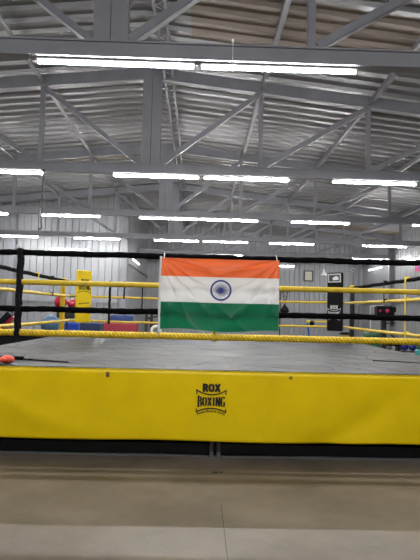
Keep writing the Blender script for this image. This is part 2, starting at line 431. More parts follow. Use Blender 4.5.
tube_light((4.3, YB-.10, 5.02), (6.9, YB-.10, 5.02), 'glowing tube light on the back wall beside the right end of the flag', 'tube lights on the walls', (0, 1, 0))
tube_light((XR-.10, 27.5, 4.75), (XR-.10, 30.4, 4.75), 'slanting tube light on the right wall at the right edge, above the poster', 'tube lights on the walls', (1, 0, 0))
tube_light((XR-.10, 34.0, 4.75), (XR-.10, 36.7, 4.75), 'slanting tube light on the right wall beyond the column', 'tube lights on the walls', (1, 0, 0))
tube_light((XP+.10, 29.0, 4.38), (XP+.10, 32.4, 4.38), 'slanting tube light on the stepped wall side left of the flag', 'tube lights on the walls', (-1, 0, 0))

# ------------------------------------------------------------------ the ring
RL, RR, RF, RB = -3.06, 3.52, 6.14, 12.72                        # rope lines
PL, PR, PF, PB, PZ = -3.30, 3.75, 5.91, 12.97, .967              # platform
ring = thing('ring_platform', 'raised boxing ring platform with grey canvas top and yellow printed skirt', 'boxing ring', ((PL+PR)/2, (PF+PB)/2, 0))
def canvas_z(x, y):
    e = min(x-PL, PR-x, y-PF, PB-y); k = min(1, max(0, e/.5))
    return PZ + k*(.006*math.sin(2.3*x+1.1*y)+.005*math.sin(4.1*x-3.3*y+1)+.004*math.sin(7.3*y+1.9*x))
mb = MB(); mb.grid(lambda u, v: (PL+(PR-PL)*u, PF+(PB-PF)*v, canvas_z(PL+(PR-PL)*u, PF+(PB-PF)*v)), 90, 90)
cv = mb.build('canvas', M['canvas'], ring)
mb = MB(); mb.box(((PL+PR)/2, PF+.045, PZ+.004), (PR-PL-.04, .045, .006)); mb.build('edge_binding', M['black'], ring)
mb = MB(); mb.box(((PL+PR)/2, (PF+PB)/2, PZ-.10), (PR-PL-.06, PB-PF-.06, .14)); mb.build('deck', M['darksteel'], ring)
def skirt_y(x, z):
    """front skirt: vinyl hanging with slack folds, rolled over the edge at the top"""
    d = (PZ-z)/.76; k = max(0., min(1., d*3))
    w = .010*math.sin(1.7*x+.6)*d + .006*math.sin(4.3*x+3*z)*d*k
    w += .035*math.exp(-((x+1.9-(.55-z)*1.9)/.30)**2)*d*k*math.sin(PI*min(1, d)) - .032*math.exp(-((x-2.05+(.6-z)*1.6)/.25)**2)*d*k
    top = max(0., 1-d/.05)
    return PF - .012 + top*top*.02 - w
mb = MB(); mb.grid(lambda u, v: (PL-.01+(PR-PL+.02)*u, skirt_y(PL+(PR-PL)*u, PZ+.004-.764*v), PZ+.004-.764*v + .006*math.sin(3*u*6)*v), 140, 34)
sk = solid(mb.build('skirt', M['yellow'], ring), .004, 1)
for nm, a, b in (('side', (PL-.012, PF), (PL-.012, PB)), ('side', (PR+.012, PF), (PR+.012, PB)), ('rear', (PL, PB+.012), (PR, PB+.012))):
    mb = MB(); mb.grid(lambda u, v: (a[0]+(b[0]-a[0])*u, a[1]+(b[1]-a[1])*u, PZ-.008-.75*v), 40, 8); solid(mb.build('skirt', M['yellow'], ring), .004)
for y in (6.1, 12.78):
    mb = MB(); mb.box(((PL+PR)/2, y+.06, .06), (PR-PL-.2, .1, .12)); mb.box(((PL+PR)/2, y+.06, .128), (PR-PL-.2, .14, .016)); br_ = mb.build('base_rail', M['darksteel'], ring)
    mb = MB(); mb.box(((PL+PR)/2, y-.01, .006), (PR-PL-.2, .05, .012)); mb.build('flange', M['legsteel'], br_)
for x in (PL+.2, .232, PR-.2):
    mb = MB(); mb.box((x, (PF+PB)/2, .05), (.1, PB-PF-.5, .1)); mb.build('cross_rail', M['darksteel'], ring)
for x in (PL+.15, .193, .272, PR-.15):
    for y in (6.06, 12.8):
        mb = MB(); mb.box((x, y, .435), (.042, .06, .87)); mb.build('leg', M['legsteel'], ring)

# logos -------------------------------------------------------------
def strip(mb, pts, w, put):
    """flat stroke along 2-D points"""
    n = len(pts); vs = []
    for i, (x, z) in enumerate(pts):
        a = Vector(pts[max(i-1, 0)]); b = Vector(pts[min(i+1, n-1)]); d = (b-a).normalized(); nx, nz = -d.y, d.x
        vs += [put(x+nx*w/2, z+nz*w/2), put(x-nx*w/2, z-nz*w/2)]
    mb.add(vs, [(2*i, 2*i+1, 2*i+3, 2*i+2) for i in range(n-1)])
OCT = [(.5, .96), (.25, .9), (.13, .72), (.13, .28), (.25, .1), (.5, .04), (.75, .1), (.87, .28), (.87, .72), (.75, .9), (.5, .96)]
LET = {   # heavy slab letters as strokes in a unit cell
    'R': [[(.2, 0), (.2, 1)], [(.2, .93), (.65, .93), (.82, .82), (.82, .62), (.65, .5), (.2, .5)], [(.5, .5), (.85, .04)], [(.02, .05), (.42, .05)], [(.02, .95), (.4, .95)], [(.7, .05), (1, .05)]],
    'O': [OCT], 'X': [[(.14, 0), (.86, 1)], [(.86, 0), (.14, 1)], [(0, .05), (.34, .05)], [(.66, .05), (1, .05)], [(0, .95), (.34, .95)], [(.66, .95), (1, .95)]],
    'B': [[(.2, 0), (.2, 1)], [(.05, .95), (.62, .95), (.8, .84), (.8, .64), (.62, .52), (.2, .52)], [(.05, .05), (.66, .05), (.86, .16), (.86, .4), (.66, .52)]],
    'I': [[(.5, 0), (.5, 1)], [(.2, .05), (.8, .05)], [(.2, .95), (.8, .95)]],
    'N': [[(.16, 0), (.16, 1)], [(.16, 1), (.84, 0)], [(.84, 0), (.84, 1)]],
    'G': [[(.86, .76), (.75, .9), (.5, .96), (.25, .9), (.13, .72), (.13, .28), (.25, .1), (.5, .04), (.75, .1), (.86, .25), (.86, .46), (.55, .46)]]}
def letters(mb, word, x0, x1, z0, z1, w, put, gap=.16, narrow={'I': .62}):
    ws = [narrow.get(c, 1.) for c in word]; cell = (x1-x0)/(sum(ws)+gap*(len(word)-1)); x = x0
    for c, k in zip(word, ws):
        for st in LET[c]: strip(mb, [(x+p[0]*cell*k, z0+p[1]*(z1-z0)) for p in st], w, put)
        x += cell*(k+gap)
def badge(parent, name, m, put, tagline=True):
    """ROX over BOXING pinched between two bowed brackets; unit box: x -1..1"""
    mb = MB()
    letters(mb, 'ROX', -.58, .58, .64, 1.08, .15, put)
    letters(mb, 'BOXING', -.90, .90, -1, 1, .118, lambda x, z: put(x, -.03+z*(.27+.14*x*x)))
    c = [(-1+2*i/16) for i in range(17)]
    strip(mb, [(x, .41+.31*x*x) for x in c], .075, put); strip(mb, [(x, -.47-.26*x*x) for x in c], .075, put)
    for s in (-1, 1):
        strip(mb, [(s*.965, .74), (s*.965, .42)], .07, put); strip(mb, [(s*.965, -.76), (s*.965, -.50)], .07, put)
    if tagline:
        P, f = fit_text('Sweat Blood & Glory', -.92, .92, 0, .20, .02)
        mb.add([put(x, -.76-.26*x*x+z) for x, z in P], f)
    return mb.build(name, m, parent)
LX, LZ, LS = .172, .645, .166
badge(sk, 'logo', M['ink'], lambda a, b: (LX+a*LS, skirt_y(LX+a*LS, LZ+b*LS)-.008, LZ+b*LS))
for x, z, w, h in ((-.965, .905, .036, .055), (1.04, .913, .03, .03)):
    mb = MB(); mb.grid(lambda u, v: (x-w/2+w*u, skirt_y(x, z)-.0065, z-h/2+h*v), 3, 3); mb.build('tape_patch', M['brown'], sk)

# posts -------------------------------------------------------------
ZR = [1.325, 1.596, 1.901, 2.238]
def post(x, y, m, label, cap):
    t = thing('corner_post', label, 'ring post', (x, y, PZ), 'corner posts of the ring')
    mb = MB(); mb.tube([(x, y, PZ), (x, y, 2.24)], .06, 14); mb.build('shaft', m, t)
    mb = MB(); mb.lathe((x, y, 2.24), [(.066, 0), (.078, .03), (.07, .075), (.03, .10), (0, .104)], 14); mb.build('cap', cap, t)
    mb = MB(); mb.box((x, y, PZ+.012), (.15, .15, .02)); mb.build('foot_plate', m, t)
    return t
post(-3.245, 12.86, M['yellowpost'], 'yellow ring corner post at the back left, beside the yellow corner pad', M['yellowpost'])
post(3.735, 12.86, M['blackmetal'], 'black ring corner post with yellow cap at the back right corner', M['yellowpad'])
post(-3.20, 6.02, M['yellowpost'], 'ring corner post at the front left, outside the picture', M['yellowpost'])
post(3.66, 6.02, M['blackmetal'], 'ring corner post at the front right, outside the picture', M['yellowpad'])

# ropes -------------------------------------------------------------
def rope_pts(a, b, sag, n=48, wob=.0, seed=0):
    a, b = Vector(a), Vector(b); out = []
    for i in range(n+1):
        u = i/n; p = a.lerp(b, u); p.z -= sag*4*u*(1-u); p.z += wob*math.sin(u*37+seed)*.5+wob*math.sin(u*71+seed*2)*.5
        out.append(p)
    return out
def twisted(mb, a, b, r, pitch=.13):
    a, b = Vector(a), Vector(b); L = (b-a).length; d = (b-a)/L; x = d.cross(Vector((0, 0, 1))).normalized(); y = d.cross(x)
    n = int(L/pitch*10)
    for k in range(3):
        pts = []
        for i in range(n+1):
            t = L*i/n; w = 2*PI*(t/pitch+k/3); pts.append(a+d*t+(x*math.cos(w)+y*math.sin(w))*r*.5)
        mb.tube(pts, r*.54, 7)
HN = ['lowest', 'third', 'second', 'top']
SIDE = {'front': ((RL, RF), (RR, RF)), 'back': ((RL, RB), (RR, RB)), 'left': ((RL, RF), (RL, RB)), 'right': ((RR, RF), (RR, RB))}
for side, (a, b) in SIDE.items():
    for i, z in enumerate(ZR):
        yel = i in (0, 2); rad = {'front': [.040, .035, .032, .034], 'back': [.026, .028, .026, .030]}.get(side, [.030, .030, .030, .034])[i]
        mb = MB(); za = z+(.003 if side in ('front', 'back') else 0)
        if side == 'front' and i == 0: twisted(mb, (*a, za), (*b, za), rad)
        else:
            n = 120; pts = rope_pts((*a, za), (*b, za), .012 if side != 'front' else 0, n, .004 if i != 2 or side != 'front' else .001, i+len(side))
            rr = [rad*(1+(.07*math.sin(j*1.9+i) if not (side == 'front' and i == 2) else .02*math.sin(j*.8))) for j in range(n+1)]
            mb.tube(pts, rr, 10)
        kind = ('yellow twisted' if side == 'front' and i == 0 else 'yellow' if yel else 'black wrapped')
        o = mb.build('ring_rope', M['twist'] if (side == 'front' and i == 0) else M['yellowrope'] if yel else M['blackrope'])
        tag(o, '%s %s rope of the ring along its %s side' % (HN[i], kind, side), 'rope', 'ropes along the %s side of the ring' % side)
        # turnbuckle to the posts at both ends
        for e in (a, b):
            px = (-3.20 if e[1] < 9 else -3.235) if e[0] < 0 else (3.66 if e[1] < 9 else 3.725); py = 6.02 if e[1] < 9 else 12.86
            mb = MB(); mb.tube([(*e, za), (px, py, za)], .014, 6); mb.build('turnbuckle', M['blackmetal'], o) if False else None
            ob = MB(); ob.tube([Vector((*e, za)), Vector((px, py, za))], .014, 6)
            me = ob.build('turnbuckle', M['blackmetal'], o)

# rope spacers ------------------------------------------------------
def spacer(p, axis, m, w, t, label, z0=ZR[0]-.06, z1=ZR[3]+.05, rs=(.040, .036, .033, .040), knob=None):
    """webbing strap tying the ropes of one side together: two webs either side of the ropes, wrapped round each"""
    x, y = p; th = thing('rope_spacer', label, 'rope spacer', (x, y, z0), 'spacer straps tying the ropes')
    nx, ny = (0, 1) if axis == 'x' else (1, 0); r = max(rs)+.004
    for s in ((-1, 1) if axis == 'x' else ((-1,) if x > 0 else (1,))):
        mb = MB(); pts = [(x+s*nx*r+(.006*math.sin(k*1.7) if axis == 'x' else 0), y+s*ny*r, z0+(z1-z0)*k/14) for k in range(15)]
        for k in range(14): mb.bar(pts[k], pts[k+1], w, t, (nx, ny, 0)) if axis == 'x' else mb.bar(pts[k], pts[k+1], w, t, (1, 0, 0))
        mb.build('strap', m, th)
    for i, z in enumerate(ZR):
        if not (z0-.02 < z < z1+.02): continue
        mb = MB(); d = Vector((1, 0, 0)) if axis == 'x' else Vector((0, 1, 0)); c = Vector((x, y, z))
        mb.tube([c-d*w*.6, c-d*w*.45, c+d*w*.45, c+d*w*.6], [rs[i]+.004, rs[i]+.012, rs[i]+.012, rs[i]+.004], 12); mb.build('loop', m, th)
    if knob:
        mb = MB(); mb.ball((x-.04, y, z1+.02), .028); mb.build('knot', knob, th)
spacer((-2.045, RF), 'x', M['black'], .05, .010, 'black spacer strap tying the front ropes near the left edge', knob=M['white'])
sr = (.030, .030, .030, .034); br = (.026, .028, .026, .030)
spacer((RR, 8.9), 'y', M['yellowpad'], .045, .008, 'yellow spacer strap on the right side ropes, near the right edge', rs=sr)
spacer((RR, 9.93), 'y', M['black'], .035, .008, 'black spacer strap on the right side ropes, above the black machine head', z0=ZR[2]-.03, rs=sr)
spacer((RL, 10.14), 'y', M['yellowpad'], .022, .006, 'short yellow tie hanging from the top left side rope', z0=ZR[3]-.1, z1=ZR[3]+.04, rs=sr)
spacer((RL, 11.18), 'y', M['black'], .035, .008, 'black spacer strap on the left side ropes by the red pads', z0=ZR[2]-.03, rs=sr)
spacer((-2.10, RB), 'x', M['black'], .045, .01, 'black spacer strap on the back ropes right of the yellow pad', rs=br)
spacer((-1.76, RB), 'x', M['black'], .03, .008, 'thin black tie between the two upper back ropes, left of the flag', z0=ZR[2]-.03, rs=br)
spacer((-1.33, RB), 'x', M['black'], .02, .006, 'thinnest black tie on the back ropes, second left of the flag', z0=ZR[1]-.03, z1=ZR[3]+.04, rs=br)
mb = MB(); c = Vector((.195, RF, ZR[0]+.003)); mb.tube([c-Vector((.03, 0, 0)), c-Vector((.022, 0, 0)), c+Vector((.022, 0, 0)), c+Vector((.03, 0, 0))], [.045, .052, .052, .045], 12)
mb.box((c.x, c.y, c.z+.065), (.04, .06, .06), .01)
tag(mb.build('rope_tie', M['yellowrope']), 'small yellow tie round the lowest front rope under the flag', 'rope tie')

# corner pads -------------------------------------------------------
def pad(cx, cy, s, z0, z1, m, label, px):
    """upholstered pad across the corner, s = +1 faces right, -1 faces left"""
    t = thing('corner_pad', label, 'corner pad', (cx, cy, z0), 'corner pads at the back of the ring')
    mb = MB(); mb.box((cx, cy, (z0+z1)/2), (.40, .08, z1-z0), .02, s*PI/4); mb.build('cushion', m, t)
    d = Vector((math.cos(s*PI/4), math.sin(s*PI/4), 0)); n = Vector((d.y, -d.x, 0)); c = Vector((cx, cy, 0))+n*.0415
    for z in ZR[1:]:
        mb = MB(); mb.bar((cx-n.x*.05, cy-n.y*.05, z), (px, 12.86, z), .05, .02); mb.build('strap', M['black'], t)
    def put(u, z0_, sc): return lambda a, b: (c.x+d.x*a*sc, c.y+d.y*a*sc, z0_+b*sc)
    return t, c, d, put
t, c, d, put = pad(-2.66, 12.44, 1, 1.285, 2.50, M['yellowpad'], 'yellow corner pad with black printed logo at the back left corner', -3.245)
badge(t, 'logo', M['ink'], put(0, 2.10, .175), False)
mb = MB(); pp = put(0, 1.70, .165)                                # worn script lines
for row, z in ((0, .25), (1, -.42)):
    random.seed(3+row)
    for w in range(5):
        x = -.85+w*.34+.08*row; strip(mb, [(x+i*.055, z+.14*((i*7+w*3+row) % 3-1)*.7+.1*x*(1 if row == 0 else .4)) for i in range(5)], .11, pp)
mb.build('script', M['ink'], t)
t, c, d, put = pad(3.21, 12.44, -1, 1.235, 2.605, M['black'], 'black corner pad with silver logo and white label at the back right corner', 3.735)
mb = MB(); pp = put(0, 2.495, .165)
mb.add([pp(-1.05, -.75), pp(1.05, -.75), pp(1.05, .5), pp(-1.05, .5)], [(0, 1, 2, 3)]); pl = mb.build('label_panel', M['whiteink'], t)
mb = MB(); c2 = c; q = lambda a, b: tuple(Vector(pp(a, b))+Vector((d.y, -d.x, 0))*.002)
mb.add([q(-.86, -.6), q(.86, -.6), q(.86, .3), q(-.86, .3)], [(0, 1, 2, 3)]); mb.build('label_print', M['frame'], pl)
mb = MB(); q2 = lambda a, b: tuple(Vector(pp(a, b))+Vector((d.y, -d.x, 0))*.004)
mb.add([q2(-.2, -.45), q2(.7, -.4), q2(.62, .05), q2(.2, .12), q2(-.3, -.1)], [(0, 1, 2, 3, 4)]); mb.build('label_mark', M['white'], pl)
badge(t, 'logo', M['whiteink'], put(0, 1.64, .175), True)

# flag --------------------------------------------------------------
FX0, FX1, FZT, FZB, FY = -.425, .918, 2.222, 1.400, 6.06
def flag_pt(u, v, off=0.):
    """u left to right, v top to bottom"""
    x = FX0+(FX1-FX0)*u; z = FZT+(FZB-FZT)*v
    z -= .010*math.sin(PI*u*1.0)*(.4-v)*1.5 - .018*v*math.sin(u*7.5+.6)*(v**3)
    x += (.010*math.sin(v*4)+.012*v)*(u-.5)*.4
    g = 0
    # sharp creases fanning from both top corners, and slack folds lower down
    def fold(t): return (1-abs(math.sin(t)))**2
    for uu, sd, n in ((u, 0., 11.), (1-u, .7, 9.)):
        a = math.atan2(v+.03, uu*1.64+.03); rr = math.hypot(v, uu*1.64)
        g += .034*fold(a*n+sd)*math.exp(-((rr-.5)/.42)**2)*(1-.5*u*(1-u))
    g += .022*fold(5.2*u+3.4*v+.4)*v + .018*fold(7.5*u-5.5*v)*v*v + .010*math.sin(9*u+5*v)*v
    g += .005*math.sin(60*u+9*math.sin(5*u))*math.exp(-v*18)
    return (x, FY-g-off, z)
fl = thing('flag', 'tricolour flag of saffron, white and green with a navy wheel, hung on the front ropes', 'flag', ((FX0+FX1)/2, FY, FZB))
for nm, v0, v1, m in (('saffron_band', 0, .255, 'saffron'), ('white_band', .255, .615, 'flagwhite'), ('green_band', .615, 1, 'green')):
    mb = MB(); mb.grid(lambda u, v: flag_pt(u, v0+(v1-v0)*v), 110, 26)
    o = mb.build(nm, M[m], fl)
    if nm == 'white_band': wb = o
cu, cvv, cr = .507, .437, .121
def ch(r, a, off=.0035):
    return flag_pt(cu+r*math.cos(a)/(FX1-FX0), cvv+r*math.sin(a)/(FZT-FZB), off)
mb = MB(); n = 72
mb.add([ch(rr, 2*PI*i/n) for i in range(n) for rr in (cr*.83, cr)], [(2*i, 2*i+1, (2*i+3) % (2*n), (2*i+2) % (2*n)) for i in range(n)])
mb.add([ch(0, 0)]+[ch(cr*.2, 2*PI*i/24) for i in range(24)], [(0, i+1, (i+1) % 24+1) for i in range(24)])
for k in range(24):
    a = 2*PI*k/24; e = .0035
    def sp(r, s): return ch(math.hypot(r, s), a+math.atan2(s, max(r, 1e-6)))
    mb.add([sp(cr*.15, -.0032), sp(cr*.5, -.0042), sp(cr*.88, -.0014), sp(cr*.88, .0014), sp(cr*.5, .0042), sp(cr*.15, .0032)], [(0, 1, 2, 3, 4, 5)])
mb.build('wheel', M['navy'], wb)
mb = MB(); mb.grid(lambda u, v: (flag_pt(0, min(v*1.09, 1))[0]-.022+.026*u, FY-.006, FZT+.012+(FZB-.065-FZT)*v), 2, 20); solid(mb.build('hem', M['white'], fl), .006)
for u in (.02, .98):
    mb = MB(); p = Vector(flag_pt(u, .01)); mb.tube([p, (p.x, RF-.05, ZR[3]+.02), (p.x, RF, ZR[3]+.046), (p.x, RF+.05, ZR[3]+.01)], .006, 6); mb.build('tie_cord', M['white'], fl)

# things lying on the ring front edge -----------------------------------------
def on(x, y): return canvas_z(x, y)
mb = MB(); mb.tube([(-2.2+.055*i, 6.62-.010*i+.006*math.sin(i), on(-2.2+.055*i, 6.62-.01*i)+.008) for i in range(13)], .008, 6)
mb.box((-2.13, 6.60, PZ+.03), (.05, .05, .045), .01); mb.box((-2.02, 6.58, PZ+.018), (.06, .04, .02), .006)
mb.tube([(-2.5, 6.58, PZ+.025), (-2.3, 6.6, PZ+.03), (-2.15, 6.6, PZ+.028)], .026, 8)
tag(mb.build('strap', M['black']), 'black strap with a buckle lying on the ring canvas at the front left', 'strap')
t = thing('boxing_glove', 'orange and black boxing glove lying at the front left corner of the ring', 'boxing glove', (-2.2, 6.22, PZ))
mb = MB(); mb.ball((-2.165, 6.2, PZ+.05), .062, 18, (1.35, 1, .75)); mb.ball((-2.2, 6.14, PZ+.05), .035, 12, (1.6, 1, .9)); mb.build('mitt', M['orange'], t)
mb = MB(); mb.tube([(-2.27, 6.2, PZ+.052), (-2.36, 6.21, PZ+.05), (-2.42, 6.22, PZ+.052)], [.046, .042, .05], 14); mb.build('cuff', M['black'], t)
mb = MB(); P = [(2.55, 7.72), (2.75, 7.62), (3.0, 7.45), (3.2, 7.25), (3.4, 7.1)]
mb.tube([(x, y, on(x, y)+.006) for x, y in P], .007, 6)
tag(mb.build('cord', M['black']), 'thin black cord lying on the ring canvas at the right', 'cord')
mb = MB(); mb.box((.215, 5.48, .004), (.06, .035, .008), .002, .2); mb.box((.27, 5.485, .005), (.04, .02, .006), .002, -.4)
tag(mb.build('tape_scrap', M['scrap']), 'small dark scrap of tape on the concrete floor in front of the ring', 'scrap')

# ------------------------------------------------------------------ far things, left
def simple(mb, name, m, label, cat, group=None): return tag(mb.build(name, m), label, cat, group)
# black plyo boxes left of the ring
t = thing('storage_chest', 'long low black chest with red latches beside the left edge of the ring', 'chest', (-5.5, 15.5, 0))
mb = MB(); mb.box((-5.25, 15.4, .41), (2.3, .8, .82), .03); mb.build('body', M['black'], t)
mb = MB(); mb.box((-5.25, 15.4, .845), (2.34, .84, .05), .015); mb.build('lid', M['black'], t)
for x in (-5.35, -4.95): mb = MB(); mb.box((x, 14.98, .855), (.3, .03, .05), .01); mb.build('latch', M['red'], t)
t = thing('exercise_ball', 'light blue exercise ball behind the left side ropes', 'ball', (-4.2, 15.4, .87))
mb = MB(); mb.ball((-4.2, 15.4, 1.135), .265, 24); mb.build('ball', M['ball'], t)
mb = MB(); mb.lathe((-4.2, 15.4, 1.135+.263), [(.02, 0), (.018, .008), (0, .01)], 10); mb.build('valve', M['white'], t)
t = thing('kick_shield', 'black kick shield with red rim and white edge leaning at far left', 'kick shield', (-5.6, 15.4, .87))
def tilt(mb, c, ang):
    c = Vector(c)
    for i, v in enumerate(mb.v):
        d = v-c; mb.v[i] = Vector((c.x+d.x*math.cos(ang)+d.z*math.sin(ang), v.y, c.z-d.x*math.sin(ang)+d.z*math.cos(ang)))
cx = (-5.50, 15.4, 1.2)
for nm, m, cc, dd in (('pad', 'black', (0, 0, 0), (.2, .5, .62)), ('rim', 'red', (.13, 0, .03), (.07, .52, .56)), ('edge', 'white', (.09, -.02, -.20), (.10, .5, .16))):
    mb = MB(); mb.box((cx[0]+cc[0], cx[1]+cc[1], cx[2]+cc[2]), dd, .03); tilt(mb, cx, .75); mb.build(nm, M[m], t)
# red pads on a stand
t = thing('punch_pad_stand', 'black stand carrying two round glossy red punch pads behind the yellow post', 'punch stand', (-3.98, 16.3, 0))
mb = MB(); mb.box((-3.98, 16.3, .03), (.6, .6, .06), .02); mb.build('base', M['blackmetal'], t)
mb = MB(); mb.tube([(-3.98, 16.4, .06), (-3.98, 16.4, 1.60)], .035, 10); mb.box((-3.98, 16.3, 1.60), (.76, .3, .06), .015); mb.box((-3.98, 16.3, 1.42), (.54, .24, .22), .03); mb.build('frame', M['blackmetal'], t)
for x, r in ((-4.15, .18), (-3.80, .14)):
    mb = MB(); mb.ball((x, 16.25, 1.63+r*.9), r, 20, (1.1, 1, 1)); mb.build('punch_pad', M['red'], t)
mb = MB(); mb.box((-4.06, 17.4, .58), (.47, .4, 1.16), .05)
simple(mb, 'storage_bin', M['bluebin'], 'bright blue upright storage bin behind the back left corner of the ring', 'bin')
mb = MB(); mb.box((-4.0, 20.4, .55), (.76, .8, 1.10), .04)
simple(mb, 'gym_mat', M['navymat'], 'dark blue padded gym block behind the foot of the yellow pad', 'gym mat', 'padded gym blocks by the left wall')
mb = MB(); mb.box((-3.65, 25.0, .49), (1.75, .6, .98), .05)
simple(mb, 'gym_mat', M['redmat'], 'red padded gym block in front of the blue one by the far wall', 'gym mat', 'padded gym blocks by the left wall')
mb = MB(); mb.box((-3.62, 25.7, .67), (1.06, .4, 1.34), .05)
simple(mb, 'gym_mat', M['bluemat'], 'mid blue padded gym block standing behind the red one', 'gym mat', 'padded gym blocks by the left wall')
# squat rack
t = thing('squat_rack', 'black upright rack with hooks just left of the flag', 'rack', (-1.5, 17, 0))
for x in (-1.62, -1.46):
    mb = MB(); mb.box((x, 17, .75), (.09, .09, 1.5), .008); mb.build('upright', M['blackmetal'], t)
    mb = MB(); mb.box((x, 16.95, .03), (.09, .8, .06), .01); mb.build('foot', M['blackmetal'], t)
mb = MB(); mb.box((-1.54, 17, 1.36), (.16, .06, .08)); mb.build('crossbar', M['blackmetal'], t)
for z in (1.40, 1.16):
    mb = MB(); mb.bar((-1.46, 16.95, z), (-1.24, 16.95, z+.02), .05, .05); mb.bar((-1.25, 16.95, z), (-1.25, 16.95, z+.1), .04, .04, (0, 1, 0)); mb.build('hook', M['blackmetal'], t)
mb = MB(); mb.lathe((-1.30, 16.86, .98), [(.10, -.02), (.17, -.02), (.18, 0), (.17, .02), (.10, .02), (.10, -.02)], 24, (0, 1, 0)); mb.build('ring', M['white'], t)

# ------------------------------------------------------------------ far things, right
t = thing('speed_bag', 'black teardrop speed bag on a slim black stand at the right end of the flag', 'speed bag', (2.47, 16, 0))
mb = MB(); mb.tube([(2.47, 16, .03), (2.47, 16, 2.28)], .018, 8); mb.bar((2.44, 16, 2.28), (2.80, 16, 2.28), .04, .04); mb.build('stand', M['blackmetal'], t)
mb = MB(); mb.lathe((2.47, 16, 0), [(.28, 0), (.28, .03), (.05, .06), (.0, .06)], 16); mb.build('base', M['blackmetal'], t)
mb = MB(); mb.lathe((2.61, 16, 1.62), [(0, -.02), (.06, 0), (.125, .05), (.13, .09), (.10, .16), (.05, .22), (.02, .27)], 18); mb.build('bag', M['black'], t)
for dx in (-.08, .08):
    mb = MB()
    for i in range(7):
        z = 1.88+i*.06; mb.box((2.61+dx*i/7+.01*(i % 2), 16, z), (.028 if i % 2 else .04, .02, .05), .006)
    mb.build('chain', M['blackmetal'], t)
t = thing('punch_ball_stand', 'black ball on a blue leaning pole with a yellow arm, left of the black pad', 'punch ball', (3.85, 18, 0))
mb = MB(); mb.tube([(3.72, 18, 1.30), (3.88, 18, .03)], .03, 8); mb.build('pole', M['bluebin'], t)
mb = MB(); mb.lathe((3.88, 18, 0), [(.25, 0), (.25, .03), (.06, .06), (0, .06)], 16); mb.build('base', M['blackmetal'], t)
mb = MB(); mb.ball((3.86, 17.97, 1.31), .09); mb.build('ball', M['black'], t)
mb = MB(); mb.bar((3.68, 18, 1.36), (4.45, 18, 1.39), .04, .04); mb.box((3.75, 18, 1.36), (.14, .08, .09), .02); mb.build('arm', M['yellowpad'], t)
t = thing('exercise_machine', 'black exercise machine head with two pink lights on a post behind the right ropes', 'exercise machine', (5.1, 14.5, 0))
mb = MB(); mb.box((5.1, 14.5, .03), (.6, .8, .06), .02); mb.build('base', M['blackmetal'], t)
mb = MB(); mb.box((5.08, 14.5, .82), (.14, .12, 1.55), .02); mb.build('post', M['blackmetal'], t)
mb = MB(); mb.box((5.1, 14.5, 1.74), (.48, .3, .30), .04); mb.box((5.36, 14.5, 1.80), (.07, .2, .16), .02); mb.build('head', M['black'], t)
for x, r in ((4.93, .035), (5.13, .055)):
    mb = MB(); mb.lathe((x, 14.345, 1.75), [(0, .015), (r*.8, .012), (r, 0), (r, -.01)], 14, (0, -1, 0)); mb.build('light', M['pinklamp'], t)
mb = MB()
for k in range(6): a = PI*k/3; mb.bar((5.29, 14.44, 1.42), (5.29+.10*math.cos(a), 14.44, 1.42+.10*math.sin(a)), .035, .035, (0, 1, 0))
mb.tube([(5.10, 14.5, 1.42), (5.3, 14.44, 1.42)], .02, 8); mb.build('star_knob', M['blackmetal'], t)
mb = MB(); mb.bar((5.1, 14.42, 1.25), (5.45, 14.2, .90), .05, .05); mb.build('arm', M['blackmetal'], t)
t = thing('stool', 'small black stool with splayed yellow legs outside the back right corner', 'stool', (4.2, 15, 0))
mb = MB(); mb.box((4.2, 15, 1.10), (.34, .30, .07), .025); mb.build('seat', M['black'], t)
for sx in (-1, 1):
    for sy in (-1, 1): mb = MB(); mb.bar((4.2+sx*.08, 15+sy*.08, 1.07), (4.2+sx*.17, 15+sy*.15, 0), .035, .035); mb.build('leg', M['yellowpost'], t)
# equipment rack along the right
t = thing('equipment_rack', 'low black rack holding balls and plates beyond the right edge of the ring', 'rack', (7, 18, 0))
for z in (.20, .44): mb = MB(); mb.box((6.95, 18, z), (2.5, .5, .04), .01); mb.build('shelf', M['blackmetal'], t)
for x in (5.75, 6.95, 8.15): mb = MB(); mb.box((x, 18.2, .32), (.05, .06, .64)); mb.build('upright', M['blackmetal'], t)
mb = MB(); mb.bar((5.72, 18.2, .63), (8.18, 18.2, .63), .05, .04); mb.build('rail', M['blackmetal'], t)
G = 'medicine balls on the low rack'
for x, r, m, lab in ((5.92, .12, 'greenplastic', 'green medicine ball at the left end of the low rack'),
                     (6.18, .13, 'black', 'black medicine ball second from left on the low rack'),
                     (6.46, .12, 'greyrubber', 'grey medicine ball left of centre on the low rack'),
                     (6.72, .11, 'white', 'whitish medicine ball in the middle of the low rack'),
                     (7.00, .14, 'bluedark', 'larger blue medicine ball right of centre on the low rack'),
                     (7.28, .12, 'bluedark', 'smaller blue medicine ball next to the green one near the right of the rack'),
                     (7.52, .11, 'greenplastic', 'green medicine ball near the right end of the low rack')):
    mb = MB(); mb.ball((x, 17.95, .46+r), r); simple(mb, 'medicine_ball', M[m], lab, 'ball', G)
t = thing('plyo_box', 'teal padded jump box at the right edge beyond the ring', 'jump box', (7.0, 16, 0))
mb = MB(); mb.box((7.0, 16.0, .31), (.66, .6, .62), .03); mb.build('body', M['teal'], t)
mb = MB(); mb.box((7.0, 15.695, .50), (.14, .012, .04)); mb.build('grip_slot', M['frame'], t)
